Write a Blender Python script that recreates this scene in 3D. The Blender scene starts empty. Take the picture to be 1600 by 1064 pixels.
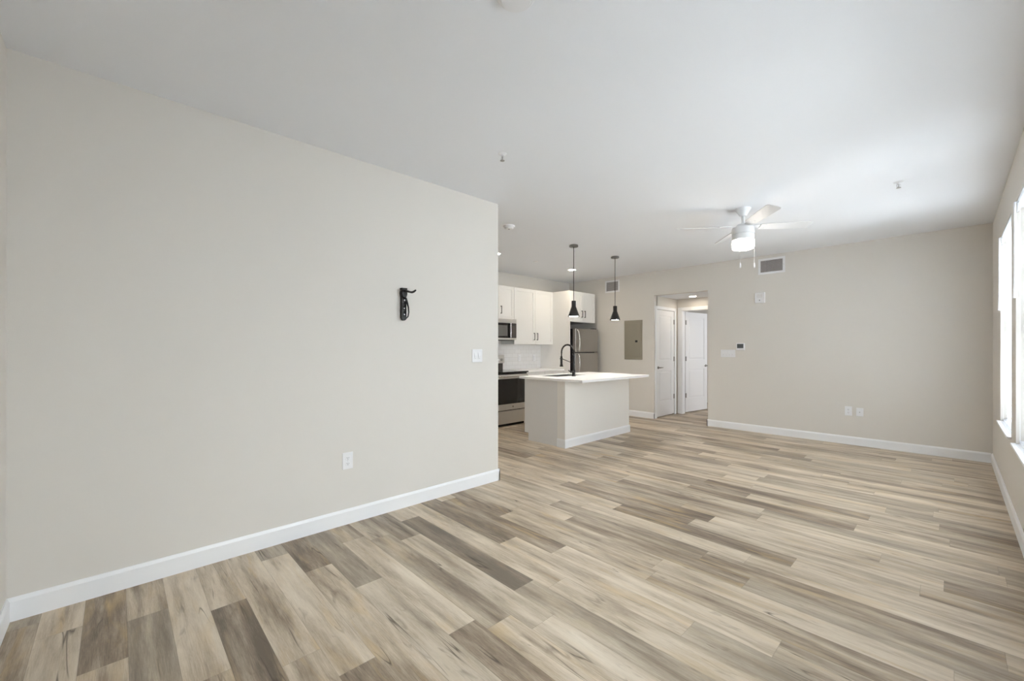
import bpy, bmesh, math, random
from mathutils import Vector, Matrix

SC = bpy.context.scene
COL = SC.collection
PI = math.pi

# ------------------------------------------------------------------ camera
FPX, YAW, HORIZON, CAM_Z = 651.31, math.radians(46.5418), 544.47, 1.3069
cam_data = bpy.data.cameras.new('camera')
cam_data.sensor_fit = 'HORIZONTAL'
cam_data.sensor_width = 36.0
cam_data.lens = FPX / 1600 * 36
cam_data.shift_y = (HORIZON - 532) / 1600
cam_data.clip_start = 0.01
cam = bpy.data.objects.new('camera', cam_data)
cam.location = (0, 0, CAM_Z)
cam.rotation_euler = (PI / 2, 0, YAW)
COL.objects.link(cam)
SC.camera = cam

# ------------------------------------------------------------------ view, world
SC.view_settings.view_transform = 'Standard'
SC.view_settings.look = 'None'
SC.view_settings.gamma = 1
SC.view_settings.use_curve_mapping = False
SC.view_settings.exposure = 0.40
SC.cycles.use_denoising = True
SC.cycles.max_bounces = 14
SC.cycles.diffuse_bounces = 9
SC.cycles.transparent_max_bounces = 16
SC.cycles.sample_clamp_indirect = 6

world = bpy.data.worlds.new('sky')
SC.world = world
world.use_nodes = True
bg = world.node_tree.nodes['Background']
bg.inputs[0].default_value = (0.80, 0.90, 1.0, 1)
bg.inputs[1].default_value = 1.6

# ------------------------------------------------------------------ room numbers (metres)
H = 2.74
XL, XR = -3.1032, 0.3212          # living room: left wall, window wall
YF, YB = -0.384, 7.2456           # wall behind the camera, far wall
YE = 2.75                         # end of the left wall, kitchen opens there
XK = -5.806                       # kitchen wall
OXL, OXR = -3.807, -2.836         # hall opening
HZ = 2.292                        # hall ceiling
YH = 8.19                         # hall end wall
WIN = [(5.10, 6.16), (3.70, 4.76), (2.30, 3.36), (0.90, 1.96)]  # last pair is added, out of view, to bring in near-side daylight
WZ0, WZ1 = 0.60, 2.375
DAY = (0.93, 0.957, 1.0)

def daylight(loc, rot, sx, sy, power, color=DAY):
    d = bpy.data.lights.new('daylight', 'AREA')
    d.shape = 'RECTANGLE'; d.size = sx; d.size_y = sy
    d.energy = power; d.color = color
    o = bpy.data.objects.new('daylight', d)
    o.location = loc; o.rotation_euler = rot
    COL.objects.link(o)
    return o

DAY_POWER = [580, 370, 80, 180]  # last pair shines through the added windows
for (y0, y1), pw in zip(WIN, DAY_POWER):
    daylight((XR + 0.42, (y0 + y1) / 2, (WZ0 + WZ1) / 2 + 0.1), (0, PI / 2, 0), WZ1 - WZ0, y1 - y0 + 0.1, pw)
# added lamp outside an unseen bedroom opening, lights the open door
daylight((-0.35, 9.6, 1.5), (0, PI / 2, 0), 1.5, 1.2, 30)

# ------------------------------------------------------------------ helpers
def srgb(r, g, b):
    f = lambda v: (v / 255 / 12.92) if v / 255 <= 0.04045 else ((v / 255 + 0.055) / 1.055) ** 2.4
    return (f(r), f(g), f(b), 1)

class MB:
    """collects geometry of one part"""
    def __init__(self):
        self.bm = bmesh.new()
    def box(self, x0, x1, y0, y1, z0, z1, m=None):
        vs = [self.bm.verts.new((x, y, z)) for x in (x0, x1) for y in (y0, y1) for z in (z0, z1)]
        for f in ((0, 1, 3, 2), (4, 6, 7, 5), (0, 4, 5, 1), (2, 3, 7, 6), (0, 2, 6, 4), (1, 5, 7, 3)):
            self.bm.faces.new([vs[i] for i in f])
        if m is not None:
            for v in vs: v.co = m @ v.co
        return self
    def loft(self, rings, close=True, caps=True):
        R = [[self.bm.verts.new(p) for p in r] for r in rings]
        n = len(R[0])
        for a, b in zip(R, R[1:]):
            for i in range(n if close else n - 1):
                j = (i + 1) % n
                self.bm.faces.new((a[i], a[j], b[j], b[i]))
        if caps:
            self.bm.faces.new(list(reversed(R[0])))
            self.bm.faces.new(R[-1])
        return self
    def lathe(self, prof, c=(0, 0, 0), n=32, axis='z', caps=True):
        rings = []
        for r, h in prof:
            ring = []
            for i in range(n):
                a = 2 * PI * i / n
                u, v = r * math.cos(a), r * math.sin(a)
                p = {'z': (u, v, h), 'x': (h, u, v), 'y': (u, h, v)}[axis]
                ring.append((p[0] + c[0], p[1] + c[1], p[2] + c[2]))
            rings.append(ring)
        return self.loft(rings, True, caps)
    def tube(self, pts, r, n=10):
        pts = [Vector(p) for p in pts]
        rr = r if isinstance(r, (list, tuple)) else [r] * len(pts)
        rings = []
        up = None
        for i, p in enumerate(pts):
            t = (pts[min(i + 1, len(pts) - 1)] - pts[max(i - 1, 0)]).normalized()
            if up is None:
                up = Vector((0, 0, 1)) if abs(t.z) < 0.9 else Vector((1, 0, 0))
            u = (up - t * up.dot(t)).normalized()
            up = u
            w = t.cross(u)
            rings.append([p + (u * math.cos(2 * PI * k / n) + w * math.sin(2 * PI * k / n)) * rr[i] for k in range(n)])
        return self.loft(rings)
    def prism(self, poly, lo, hi, axis='y'):
        """poly: 2D outline, extruded lo..hi along axis (x: (y,z), y: (x,z), z: (x,y))"""
        f = {'x': lambda p, h: (h, p[0], p[1]), 'y': lambda p, h: (p[0], h, p[1]), 'z': lambda p, h: (p[0], p[1], h)}[axis]
        return self.loft([[f(p, lo) for p in poly], [f(p, hi) for p in poly]])
    def quad(self, pts):
        self.bm.faces.new([self.bm.verts.new(p) for p in pts]); return self
    def build(self, name, mat, parent=None, bevel=0, smooth=False, seg=2, origin=None):
        bmesh.ops.recalc_face_normals(self.bm, faces=self.bm.faces[:])
        off = Vector((0, 0, 0))
        if origin is not None:
            off = Vector(origin)
        elif parent is not None:
            r = parent
            while r.parent: r = r.parent
            off = Vector(r.get('_o', (0, 0, 0)))
        for v in self.bm.verts: v.co -= off
        me = bpy.data.meshes.new(name)
        self.bm.to_mesh(me); self.bm.free()
        if smooth:
            for p in me.polygons: p.use_smooth = True
        me.materials.append(mat)
        o = bpy.data.objects.new(name, me)
        COL.objects.link(o)
        if parent is not None: o.parent = parent
        elif origin is not None: o.location = off
        if bevel:
            m = o.modifiers.new('bevel', 'BEVEL')
            m.width = bevel; m.segments = seg; m.limit_method = 'ANGLE'; m.angle_limit = math.radians(40)
        if smooth:
            m = o.modifiers.new('edges', 'EDGE_SPLIT'); m.split_angle = math.radians(40)
        return o

def tag(o, label, cat, group=None):
    o['label'] = label; o['category'] = cat
    if group: o['group'] = group
    return o
def struct(o, label=None):
    o['kind'] = 'structure'
    if label: o['label'] = label
    return o
ROOTS = []
def thing(name, label, cat, loc=(0, 0, 0), rotz=0, group=None, local=False):
    o = bpy.data.objects.new(name, None)
    o.empty_display_size = 0.1
    o.location = loc; o.rotation_euler = (0, 0, rotz)
    COL.objects.link(o)
    o['_o'] = (0, 0, 0) if local else tuple(loc)
    ROOTS.append(o)
    if label: tag(o, label, cat, group)
    return o
def copy_tree(o, parent=None):
    c = o.copy(); COL.objects.link(c)
    if parent is not None: c.parent = parent
    else: ROOTS.append(c)
    for ch in list(o.children):
        copy_tree(ch, c)
    return c
def dup(o, loc, rotz, label, group=None):
    c = copy_tree(o)
    c.location = loc; c.rotation_euler = (0, 0, rotz)
    c['label'] = label
    if group: c['group'] = group
    return c

# ------------------------------------------------------------------ materials
def mat(name, col, rough=0.5, metal=0.0, bump=0.0, bscale=200, var=0.0, vscale=3, spec=0.5, coat=0.0):
    m = bpy.data.materials.new(name); m.use_nodes = True
    nt = m.node_tree; N = nt.nodes; L = nt.links
    b = N['Principled BSDF']
    b.inputs['Base Color'].default_value = col
    b.inputs['Roughness'].default_value = rough
    b.inputs['Metallic'].default_value = metal
    b.inputs['Specular IOR Level'].default_value = spec
    b.inputs['Coat Weight'].default_value = coat
    tc = N.new('ShaderNodeTexCoord')
    if var > 0:
        n = N.new('ShaderNodeTexNoise'); n.inputs['Scale'].default_value = vscale; n.inputs['Detail'].default_value = 4
        L.new(tc.outputs['Object'], n.inputs['Vector'])
        mx = N.new('ShaderNodeMix'); mx.data_type = 'RGBA'
        mx.inputs[6].default_value = tuple(c * (1 - var) for c in col[:3]) + (1,)
        mx.inputs[7].default_value = tuple(min(1, c * (1 + var)) for c in col[:3]) + (1,)
        L.new(n.outputs['Fac'], mx.inputs[0]); L.new(mx.outputs[2], b.inputs['Base Color'])
    if bump > 0:
        n = N.new('ShaderNodeTexNoise'); n.inputs['Scale'].default_value = bscale; n.inputs['Detail'].default_value = 3
        L.new(tc.outputs['Object'], n.inputs['Vector'])
        bp = N.new('ShaderNodeBump'); bp.inputs['Strength'].default_value = bump; bp.inputs['Distance'].default_value = 0.002
        L.new(n.outputs['Fac'], bp.inputs['Height']); L.new(bp.outputs[0], b.inputs['Normal'])
    return m
def brushed(name, col, rough, axis):
    """metal with fine lines along one axis"""
    m = mat(name, col, rough, 1.0)
    nt = m.node_tree; N = nt.nodes; L = nt.links; b = N['Principled BSDF']
    tc = N['Texture Coordinate']
    mp = N.new('ShaderNodeMapping'); sc = [220, 220, 220]; sc[axis] = 3
    mp.inputs['Scale'].default_value = sc
    n = N.new('ShaderNodeTexNoise'); n.inputs['Scale'].default_value = 1; n.inputs['Detail'].default_value = 2
    L.new(tc.outputs['Object'], mp.inputs[0]); L.new(mp.outputs[0], n.inputs['Vector'])
    mr = N.new('ShaderNodeMapRange'); mr.inputs[3].default_value = rough - 0.08; mr.inputs[4].default_value = rough + 0.1
    L.new(n.outputs['Fac'], mr.inputs[0]); L.new(mr.outputs[0], b.inputs['Roughness'])
    return m
def emit(name, col, s):
    m = bpy.data.materials.new(name); m.use_nodes = True
    b = m.node_tree.nodes['Principled BSDF']
    b.inputs['Base Color'].default_value = (0.9, 0.9, 0.9, 1)
    b.inputs['Emission Color'].default_value = col
    b.inputs['Emission Strength'].default_value = s
    return m

M = {}
M['wall'] = mat('wall_paint', srgb(217, 213, 207), 0.85, bump=0.12, bscale=260, var=0.008, vscale=1.5, spec=0.25)
M['ceiling'] = mat('ceiling_paint', srgb(235, 237, 241), 0.9, bump=0.15, bscale=220, var=0.006, vscale=2, spec=0.2)
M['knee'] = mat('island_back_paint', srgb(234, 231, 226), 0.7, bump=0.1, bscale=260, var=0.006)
M['trim'] = mat('trim_paint', srgb(238, 239, 241), 0.38, var=0.006)
M['door'] = mat('door_paint', srgb(236, 236, 237), 0.4, var=0.006)
M['cab'] = mat('cabinet_white', srgb(236, 235, 233), 0.4, var=0.006)
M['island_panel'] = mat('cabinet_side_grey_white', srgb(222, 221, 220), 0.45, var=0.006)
M['plastic'] = mat('white_plastic', srgb(232, 232, 234), 0.35, var=0.004)
M['plastic_grey'] = mat('grey_slot', srgb(110, 112, 116), 0.5)
M['black'] = mat('matte_black_metal', srgb(22, 21, 21), 0.38, 0.3, var=0.1, vscale=20)
M['shade_black'] = mat('gloss_black_enamel', srgb(14, 13, 13), 0.22, 0.0, coat=0.4)
M['black_plastic'] = mat('black_plastic', srgb(20, 20, 21), 0.45, bump=0.1, bscale=300)
M['black_glass'] = mat('black_glass', srgb(10, 10, 11), 0.06, 0.0, spec=0.6)
M['dark_glass'] = mat('tinted_oven_glass', srgb(26, 25, 25), 0.1, 0.0, spec=0.55)
M['grey_window'] = mat('microwave_window_mesh', srgb(92, 90, 86), 0.3, var=0.1, vscale=300)
M['dark_panel'] = mat('dark_control_panel', srgb(66, 60, 55), 0.3)
M['steel'] = brushed('brushed_steel_across', srgb(214, 212, 209), 0.4, 1)
M['fridge_steel'] = brushed('brushed_steel_upright', srgb(180, 177, 173), 0.42, 2)
M['bright_steel'] = mat('polished_steel', srgb(215, 214, 212), 0.22, 1.0, var=0.03)
M['nickel'] = mat('satin_nickel', srgb(150, 148, 144), 0.38, 1.0, var=0.05, vscale=30)
M['canopy'] = mat('brushed_grey_metal', srgb(128, 127, 125), 0.4, 0.8, var=0.06, vscale=40)
M['quartz'] = mat('white_quartz', srgb(249, 249, 249), 0.22, var=0.01, vscale=25, spec=0.5)
M['panel_grey'] = mat('grey_steel_paint', srgb(146, 140, 126), 0.5, 0.15, var=0.015, vscale=10)
M['grille_dark'] = mat('vent_dark_inside', srgb(96, 90, 92), 0.8)
M['grille'] = mat('vent_blade_grey', srgb(205, 200, 198), 0.5)
M['dark_void'] = mat('dark_rubber', srgb(30, 28, 26), 0.8)
M['screen'] = mat('thermostat_screen', srgb(72, 74, 76), 0.2)
M['sink'] = mat('sink_steel', srgb(150, 150, 150), 0.35, 1.0, var=0.05)
M['fan_white'] = mat('fan_white_enamel', srgb(222, 223, 225), 0.35, var=0.004)
M['blade_white'] = mat('fan_blade_white', srgb(206, 206, 207), 0.5, var=0.02, vscale=12)
M['brass'] = mat('sprinkler_metal', srgb(170, 168, 165), 0.35, 0.9)
M['silver_dot'] = mat('bright_bolt_metal', srgb(205, 205, 205), 0.25, 1.0)
M['lens_cool'] = emit('lamp_diffuser', (1.0, 0.93, 0.84, 1), 18.0)
M['lens_warm'] = emit('recessed_lens_warm', (1.0, 0.86, 0.66, 1), 165.0)
M['lens_hall'] = emit('hall_lens_warm', (1.0, 0.88, 0.72, 1), 60.0)
M['bulb'] = emit('pendant_bulb_glow', (1.0, 0.94, 0.86, 1), 120.0)

def slat_material():
    m = bpy.data.materials.new('blind_slat_white'); m.use_nodes = True
    N = m.node_tree.nodes; L = m.node_tree.links
    out = N['Material Output']; b = N['Principled BSDF']
    b.inputs['Base Color'].default_value = srgb(242, 242, 243); b.inputs['Roughness'].default_value = 0.4
    t = N.new('ShaderNodeBsdfTranslucent'); t.inputs[0].default_value = srgb(240, 241, 243)
    mx = N.new('ShaderNodeMixShader'); mx.inputs[0].default_value = 0.72
    L.new(b.outputs[0], mx.inputs[1]); L.new(t.outputs[0], mx.inputs[2]); L.new(mx.outputs[0], out.inputs[0])
    return m
M['slat'] = slat_material()
def glass_material():
    m = bpy.data.materials.new('window_glass'); m.use_nodes = True
    N = m.node_tree.nodes; L = m.node_tree.links
    out = N['Material Output']; N.remove(N['Principled BSDF'])
    t = N.new('ShaderNodeBsdfTransparent'); t.inputs[0].default_value = (0.96, 0.98, 0.97, 1)
    g = N.new('ShaderNodeBsdfGlossy'); g.inputs['Roughness'].default_value = 0.02
    fr = N.new('ShaderNodeFresnel'); fr.inputs[0].default_value = 1.5
    mx = N.new('ShaderNodeMixShader')
    L.new(fr.outputs[0], mx.inputs[0]); L.new(t.outputs[0], mx.inputs[1]); L.new(g.outputs[0], mx.inputs[2])
    L.new(mx.outputs[0], out.inputs[0])
    return m
M['glass'] = glass_material()

def tile_material():
    m = mat('white_subway_tile', srgb(232, 231, 231), 0.2)
    N = m.node_tree.nodes; L = m.node_tree.links; b = N['Principled BSDF']
    tc = N['Texture Coordinate']
    sep = N.new('ShaderNodeSeparateXYZ'); cmb = N.new('ShaderNodeCombineXYZ')
    L.new(tc.outputs['Object'], sep.inputs[0])
    L.new(sep.outputs[1], cmb.inputs[0]); L.new(sep.outputs[2], cmb.inputs[1])
    br = N.new('ShaderNodeTexBrick')
    br.inputs['Color1'].default_value = srgb(234, 233, 233); br.inputs['Color2'].default_value = srgb(229, 228, 228)
    br.inputs['Mortar'].default_value = srgb(206, 203, 200)
    br.inputs['Scale'].default_value = 1; br.inputs['Mortar Size'].default_value = 0.0016
    br.inputs['Brick Width'].default_value = 0.152; br.inputs['Row Height'].default_value = 0.076
    L.new(cmb.outputs[0], br.inputs['Vector']); L.new(br.outputs['Color'], b.inputs['Base Color'])
    return m
M['tile'] = tile_material()

def floor_material():
    m = bpy.data.materials.new('vinyl_plank'); m.use_nodes = True
    N = m.node_tree.nodes; L = m.node_tree.links; b = N['Principled BSDF']
    def node(t, **kw):
        n = N.new(t)
        for k, v in kw.items(): setattr(n, k, v)
        return n
    def math_(op, a, c=None, cl=False):
        n = node('ShaderNodeMath', operation=op, use_clamp=cl)
        for i, v in enumerate((a, c)):
            if v is None: continue
            if isinstance(v, (int, float)): n.inputs[i].default_value = v
            else: L.new(v, n.inputs[i])
        return n.outputs[0]
    def mixc(f, a, c, blend='MIX'):
        n = node('ShaderNodeMix', data_type='RGBA', blend_type=blend)
        if isinstance(f, (int, float)): n.inputs[0].default_value = f
        else: L.new(f, n.inputs[0])
        for i, v in ((6, a), (7, c)):
            if isinstance(v, tuple): n.inputs[i].default_value = v
            else: L.new(v, n.inputs[i])
        return n.outputs[2]
    def ramp(fac, stops):
        n = node('ShaderNodeValToRGB'); L.new(fac, n.inputs[0])
        e = n.color_ramp.elements
        while len(e) > 1: e.remove(e[0])
        e[0].position, e[0].color = stops[0]
        for p, c in stops[1:]:
            x = e.new(p); x.color = c
        return n.outputs[0]
    uv = node('ShaderNodeUVMap', uv_map='plank_uv').outputs[0]     # metres along / across, offset per plank
    ed = node('ShaderNodeUVMap', uv_map='edge_uv').outputs[0]      # 0..1 inside each plank
    tone = node('ShaderNodeAttribute', attribute_name='tone').outputs['Fac']
    warm = node('ShaderNodeAttribute', attribute_name='warm').outputs['Fac']
    def noise(sx, sy, detail=4, rough=0.55, dist=0.0, off=0.0):
        mp = node('ShaderNodeMapping'); mp.inputs['Scale'].default_value = (sx, sy, 1); mp.inputs['Location'].default_value = (off, off * 1.7, off)
        L.new(uv, mp.inputs[0])
        n = node('ShaderNodeTexNoise'); n.inputs['Scale'].default_value = 1; n.inputs['Detail'].default_value = detail
        n.inputs['Roughness'].default_value = rough; n.inputs['Distortion'].default_value = dist
        L.new(mp.outputs[0], n.inputs['Vector'])
        return n.outputs['Fac']
    big = noise(1.5, 11, 3, 0.5, 0.3)
    mid = noise(3.2, 36, 5, 0.6, 0.35, 3)
    fine = noise(14, 230, 4, 0.65, 0.3, 7)
    fleck = noise(45, 420, 2, 0.6, 0.0, 21)
    # tone value: plank tone + broad bands + grain
    v = math_('ADD', tone, math_('MULTIPLY', math_('SUBTRACT', big, 0.5), 1.2))
    v = math_('ADD', v, math_('MULTIPLY', math_('SUBTRACT', mid, 0.5), 0.62))
    v = math_('ADD', v, math_('MULTIPLY', math_('SUBTRACT', fine, 0.5), 0.46))
    v = math_('ADD', v, math_('MULTIPLY', math_('SUBTRACT', fleck, 0.5), 0.16))
    col = ramp(v, [(0.0, srgb(96, 82, 67)), (0.25, srgb(136, 121, 104)), (0.5, srgb(175, 160, 140)), (0.72, srgb(201, 187, 168)), (1.0, srgb(219, 207, 189))])
    # honey coloured patches
    hn = noise(2.3, 13, 3, 0.5, 0.8, 11)
    hf = math_('MULTIPLY', math_('SUBTRACT', hn, 0.54, False), 3.6, True)
    hf = math_('MULTIPLY', hf, math_('ADD', math_('MULTIPLY', warm, 0.55), 0.22))
    col = mixc(hf, col, srgb(196, 168, 122), 'MIX')
    # grey-green cast on some planks
    gf = math_('MULTIPLY', math_('SUBTRACT', 0.45, warm), 0.55, True)
    col = mixc(gf, col, srgb(150, 146, 136), 'MIX')
    # dark knots / smudges
    kn = noise(5.0, 22, 2, 0.5, 1.4, 17)
    kf = math_('MULTIPLY', math_('SUBTRACT', kn, 0.64), 5.0, True)
    col = mixc(math_('MULTIPLY', kf, 0.55), col, srgb(98, 82, 66))
    # thin cracks
    cn = noise(1.2, 15, 2, 0.45, 0.35, 29)
    cd = math_('ABSOLUTE', math_('SUBTRACT', cn, 0.5))
    cf = math_('SUBTRACT', 1.0, math_('MULTIPLY', cd, 60), True)
    cm = math_('MULTIPLY', math_('SUBTRACT', noise(2.2, 9, 1, 0.5, 0, 41), 0.56), 9, True)
    cf = math_('MULTIPLY', cf, cm)
    col = mixc(math_('MULTIPLY', cf, 0.8), col, srgb(66, 54, 42))
    # plank seams
    sp = node('ShaderNodeSeparateXYZ'); L.new(ed, sp.inputs[0])
    def near(o, w):
        d = math_('MINIMUM', o, math_('SUBTRACT', 1.0, o))
        return math_('SUBTRACT', 1.0, math_('DIVIDE', d, w), True)
    seam = math_('MAXIMUM', near(sp.outputs[1], 0.011), near(sp.outputs[0], 0.0014))
    col = mixc(math_('MULTIPLY', seam, 0.4), col, srgb(84, 72, 58))
    L.new(col, b.inputs['Base Color'])
    rg = node('ShaderNodeMapRange'); L.new(mid, rg.inputs[0]); rg.inputs[3].default_value = 0.36; rg.inputs[4].default_value = 0.52
    L.new(rg.outputs[0], b.inputs['Roughness'])
    b.inputs['Specular IOR Level'].default_value = 0.38
    hgt = math_('SUBTRACT', math_('MULTIPLY', fine, 0.5), math_('MAXIMUM', seam, cf))
    bp = node('ShaderNodeBump'); bp.inputs['Strength'].default_value = 0.22; bp.inputs['Distance'].default_value = 0.002
    L.new(hgt, bp.inputs['Height']); L.new(bp.outputs[0], b.inputs['Normal'])
    return m

# ------------------------------------------------------------------ floor: planks run across the room, 0.152 x 1.235 m
def build_floor():
    rnd = random.Random(11)
    W, LN = 0.152, 1.235
    x_lo, x_hi, y_lo, y_hi = XK - 0.12, XR + 0.16, YF - 0.12, 10.7
    joint = {-1: -2.40, 2: -2.538, 3: -1.89, 4: -1.68, 5: -2.593, 6: -2.238, 7: -1.58, 9: -1.345, 10: -2.86}
    fixed = {(-1, 0): .30, (-1, 1): .62, (2, 0): .66, (2, 1): .24, (4, 0): .74, (4, 1): .36, (5, 0): .26, (5, 1): .55,
             (6, 0): .40, (6, 1): .68, (7, 0): .72, (7, 1): .30, (9, 0): .62, (9, 1): .72, (10, 0): .6, (10, 1): .20,
             (7, -1): .36, (9, -1): .35, (3, 0): .60, (3, 1): .56}
    bm = bmesh.new()
    u1 = bm.loops.layers.uv.new('plank_uv'); u2 = bm.loops.layers.uv.new('edge_uv')
    tl = bm.faces.layers.float.new('tone'); wl = bm.faces.layers.float.new('warm')
    k0 = math.floor((y_lo - 0.035) / W)
    k = k0
    while 0.035 + k * W < y_hi:
        ya, yb = max(y_lo, 0.035 + k * W), min(y_hi, 0.035 + (k + 1) * W)
        j = joint.get(k, -2.0 + rnd.random() * LN)
        i = math.floor((x_lo - j) / LN)
        while j + i * LN < x_hi:
            xa, xb = max(x_lo, j + i * LN), min(x_hi, j + (i + 1) * LN)
            if xb - xa > 1e-4:
                t = rnd.choice([.3, .38, .44, .5, .55, .6, .64, .68, .72]) + rnd.uniform(-.05, .05)
                t = fixed.get((k, i + 1), t)
                o1, o2 = rnd.uniform(0, 90), rnd.uniform(0, 90)
                f = bm.faces.new([bm.verts.new((x, y, 0)) for x, y in ((xa, ya), (xb, ya), (xb, yb), (xa, yb))])
                f[tl] = t - 0.05; f[wl] = rnd.random()
                for lp in f.loops:
                    x, y = lp.vert.co.x, lp.vert.co.y
                    lp[u1].uv = (x - xa + o1, y - ya + o2)
                    lp[u2].uv = ((x - (j + i * LN)) / LN, (y - (0.035 + k * W)) / W)
            i += 1
        k += 1
    me = bpy.data.meshes.new('floor'); bm.to_mesh(me); bm.free()
    me.materials.append(floor_material())
    o = bpy.data.objects.new('floor', me); COL.objects.link(o)
    return struct(o)
build_floor()

# ------------------------------------------------------------------ shell
T = 0.12
struct(MB().box(XK - T, XR + 0.3, YF - T, YB + T, H, H + 0.1).build('ceiling', M['ceiling']))
struct(MB().box(XL - T, XL, YF - T, YE, 0, H).build('wall_left', M['wall']))
struct(MB().box(XL, XR + 0.16, YF - T, YF, 0, H).build('wall_front', M['wall']))
# window wall with openings
mb = MB(); edges = [YF - T] + [v for w in sorted(WIN) for v in w] + [YB + T]
for a, b_ in zip(edges[0::2], edges[1::2]): mb.box(XR, XR + 0.16, a, b_, 0, H)
for a, b_ in sorted(WIN):
    mb.box(XR, XR + 0.16, a, b_, 0, WZ0); mb.box(XR, XR + 0.16, a, b_, WZ1, H)
struct(mb.build('wall_right', M['wall']))
# far wall with the hall opening
mb = MB().box(XK - T, OXL, YB, YB + T, 0, H).box(OXR, XR, YB, YB + T, 0, H).box(OXL, OXR, YB, YB + T, HZ, H)
struct(mb.build('wall_back', M['wall']))
struct(MB().box(XK - T, XK, YE - T, YB, 0, H).build('wall_kitchen', M['wall']))
struct(MB().box(XK, XL - T, YE - T, YE, 0, H).build('wall_kitchen_side', M['wall']))
# hall: left side holds the closet door, end wall holds the bedroom door
CY0, CY1, CZ = 7.34, 8.06, 2.045
mb = MB().box(OXL - 0.1, OXL, YB + T, CY0, 0, HZ).box(OXL - 0.1, OXL, CY1, YH, 0, HZ).box(OXL - 0.1, OXL, CY0, CY1, CZ, HZ)
struct(mb.build('wall_hall_left', M['wall']))
struct(MB().box(OXR, OXR + 0.1, YB + T, YH, 0, HZ).build('wall_hall_right', M['wall']))
BX0, BX1, BZ = -3.70, -2.90, 2.055
mb = MB().box(OXL - 0.1, BX0, YH, YH + 0.11, 0, H).box(BX1, -0.6, YH, YH + 0.11, 0, H).box(BX0, BX1, YH, YH + 0.11, BZ, H)
struct(mb.build('wall_hall_end', M['wall']))
mb = MB().box(OXL - 0.1, OXR + 0.1, YB + T, YH, HZ, HZ + 0.08)
struct(mb.build('ceiling_hall', M['ceiling']))
# closet and bedroom shells
mb = MB().box(OXL - 0.8, OXL - 0.7, YB + T, YH + 0.11, 0, HZ).box(OXL - 0.7, OXL - 0.1, YH, YH + 0.11, 0, HZ).box(OXL - 0.8, OXL - 0.1, YB + T, YH, HZ, HZ + 0.08)
struct(mb.build('wall_closet', M['wall']))
mb = MB().box(-4.7, -4.6, YH + 0.11, 10.6, 0, H).box(-4.6, -0.5, 10.5, 10.6, 0, H)
mb.box(-0.6, -0.5, YH, 9.0, 0, H).box(-0.6, -0.5, 10.2, 10.5, 0, H).box(-0.6, -0.5, 9.0, 10.2, 0, 0.75).box(-0.6, -0.5, 9.0, 10.2, 2.25, H)  # unseen window opening added for the bedroom lamp
struct(mb.build('wall_bedroom', M['wall']))
struct(MB().box(-4.7, -0.5, YH, 10.6, H, H + 0.1).build('ceiling_bedroom', M['ceiling']))

# ------------------------------------------------------------------ baseboards (eased top edge)
BH, BT = 0.112, 0.013
CY0_CAS = CY0 - 0.06
def base_profile(d):  # outline across the board: d = sign of the room side
    return [(0, 0), (d * BT, 0), (d * BT, BH - 0.018), (d * BT * 0.45, BH), (0, BH)]
def baseboard(name, runs):
    mb = MB()
    for kind, pos, d, a, b_ in runs:
        if kind == 'x': mb.prism([(pos + p[0], p[1]) for p in base_profile(d)], a, b_, 'y')
        else: mb.prism([(pos + p[0], p[1]) for p in base_profile(d)], a, b_, 'x')
    return struct(mb.build(name, M['trim']))
baseboard('baseboard_left', [('x', XL, 1, YF, YE + BT), ('y', YE, 1, XL - 0.6, XL + BT)])
baseboard('baseboard_front', [('y', YF, 1, XL + BT, XR)])
baseboard('baseboard_right', [('x', XR, -1, YF + BT, YB)])
baseboard('baseboard_back', [('y', YB, -1, OXR - BT, XR - BT), ('x', OXR, -1, YB - BT, YB + T), ('y', YB, -1, XK, OXL + BT), ('x', OXL, 1, YB - BT, CY0_CAS)])

# ------------------------------------------------------------------ windows, sills
for i, (y0, y1) in enumerate(WIN):
    w = thing('window_%d' % (i + 1), None, None, (XR + 0.13, (y0 + y1) / 2, WZ0))
    struct(w, ['tall window nearest the far corner behind white slats', 'tall window cut by the right edge of the picture', 'added window out of view further along the window wall, for daylight', 'added window out of view beside the camera, for daylight'][i])
    xf0, xf1 = XR + 0.105, XR + 0.155
    fr = MB()
    fr.box(xf0, xf1, y0, y0 + 0.05, WZ0, WZ1).box(xf0, xf1, y1 - 0.05, y1, WZ0, WZ1)
    fr.box(xf0, xf1, y0 + 0.05, y1 - 0.05, WZ0, WZ0 + 0.05).box(xf0, xf1, y0 + 0.05, y1 - 0.05, WZ1 - 0.05, WZ1)
    fr.build('frame', M['trim'], w, 0.003)
    zm = (WZ0 + WZ1) / 2
    sa = MB().box(xf0 + 0.008, xf1 - 0.008, y0 + 0.05, y1 - 0.05, zm - 0.022, zm + 0.022)
    sa.build('meeting_rail', M['trim'], w, 0.002)
    MB().box(xf0 + 0.02, xf0 + 0.025, y0 + 0.05, y1 - 0.05, WZ0 + 0.05, zm - 0.022).box(xf0 + 0.02, xf0 + 0.025, y0 + 0.05, y1 - 0.05, zm + 0.022, WZ1 - 0.05).build('pane', M['glass'], w)
    if True:
        MB().box(XR - 0.026, XR, y0 - 0.02, y1 + 0.02, WZ0 - 0.004, WZ0 + 0.014).box(XR, xf0, y0, y1, WZ0, WZ0 + 0.014).build('sill', M['trim'], w, 0.003)

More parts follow.
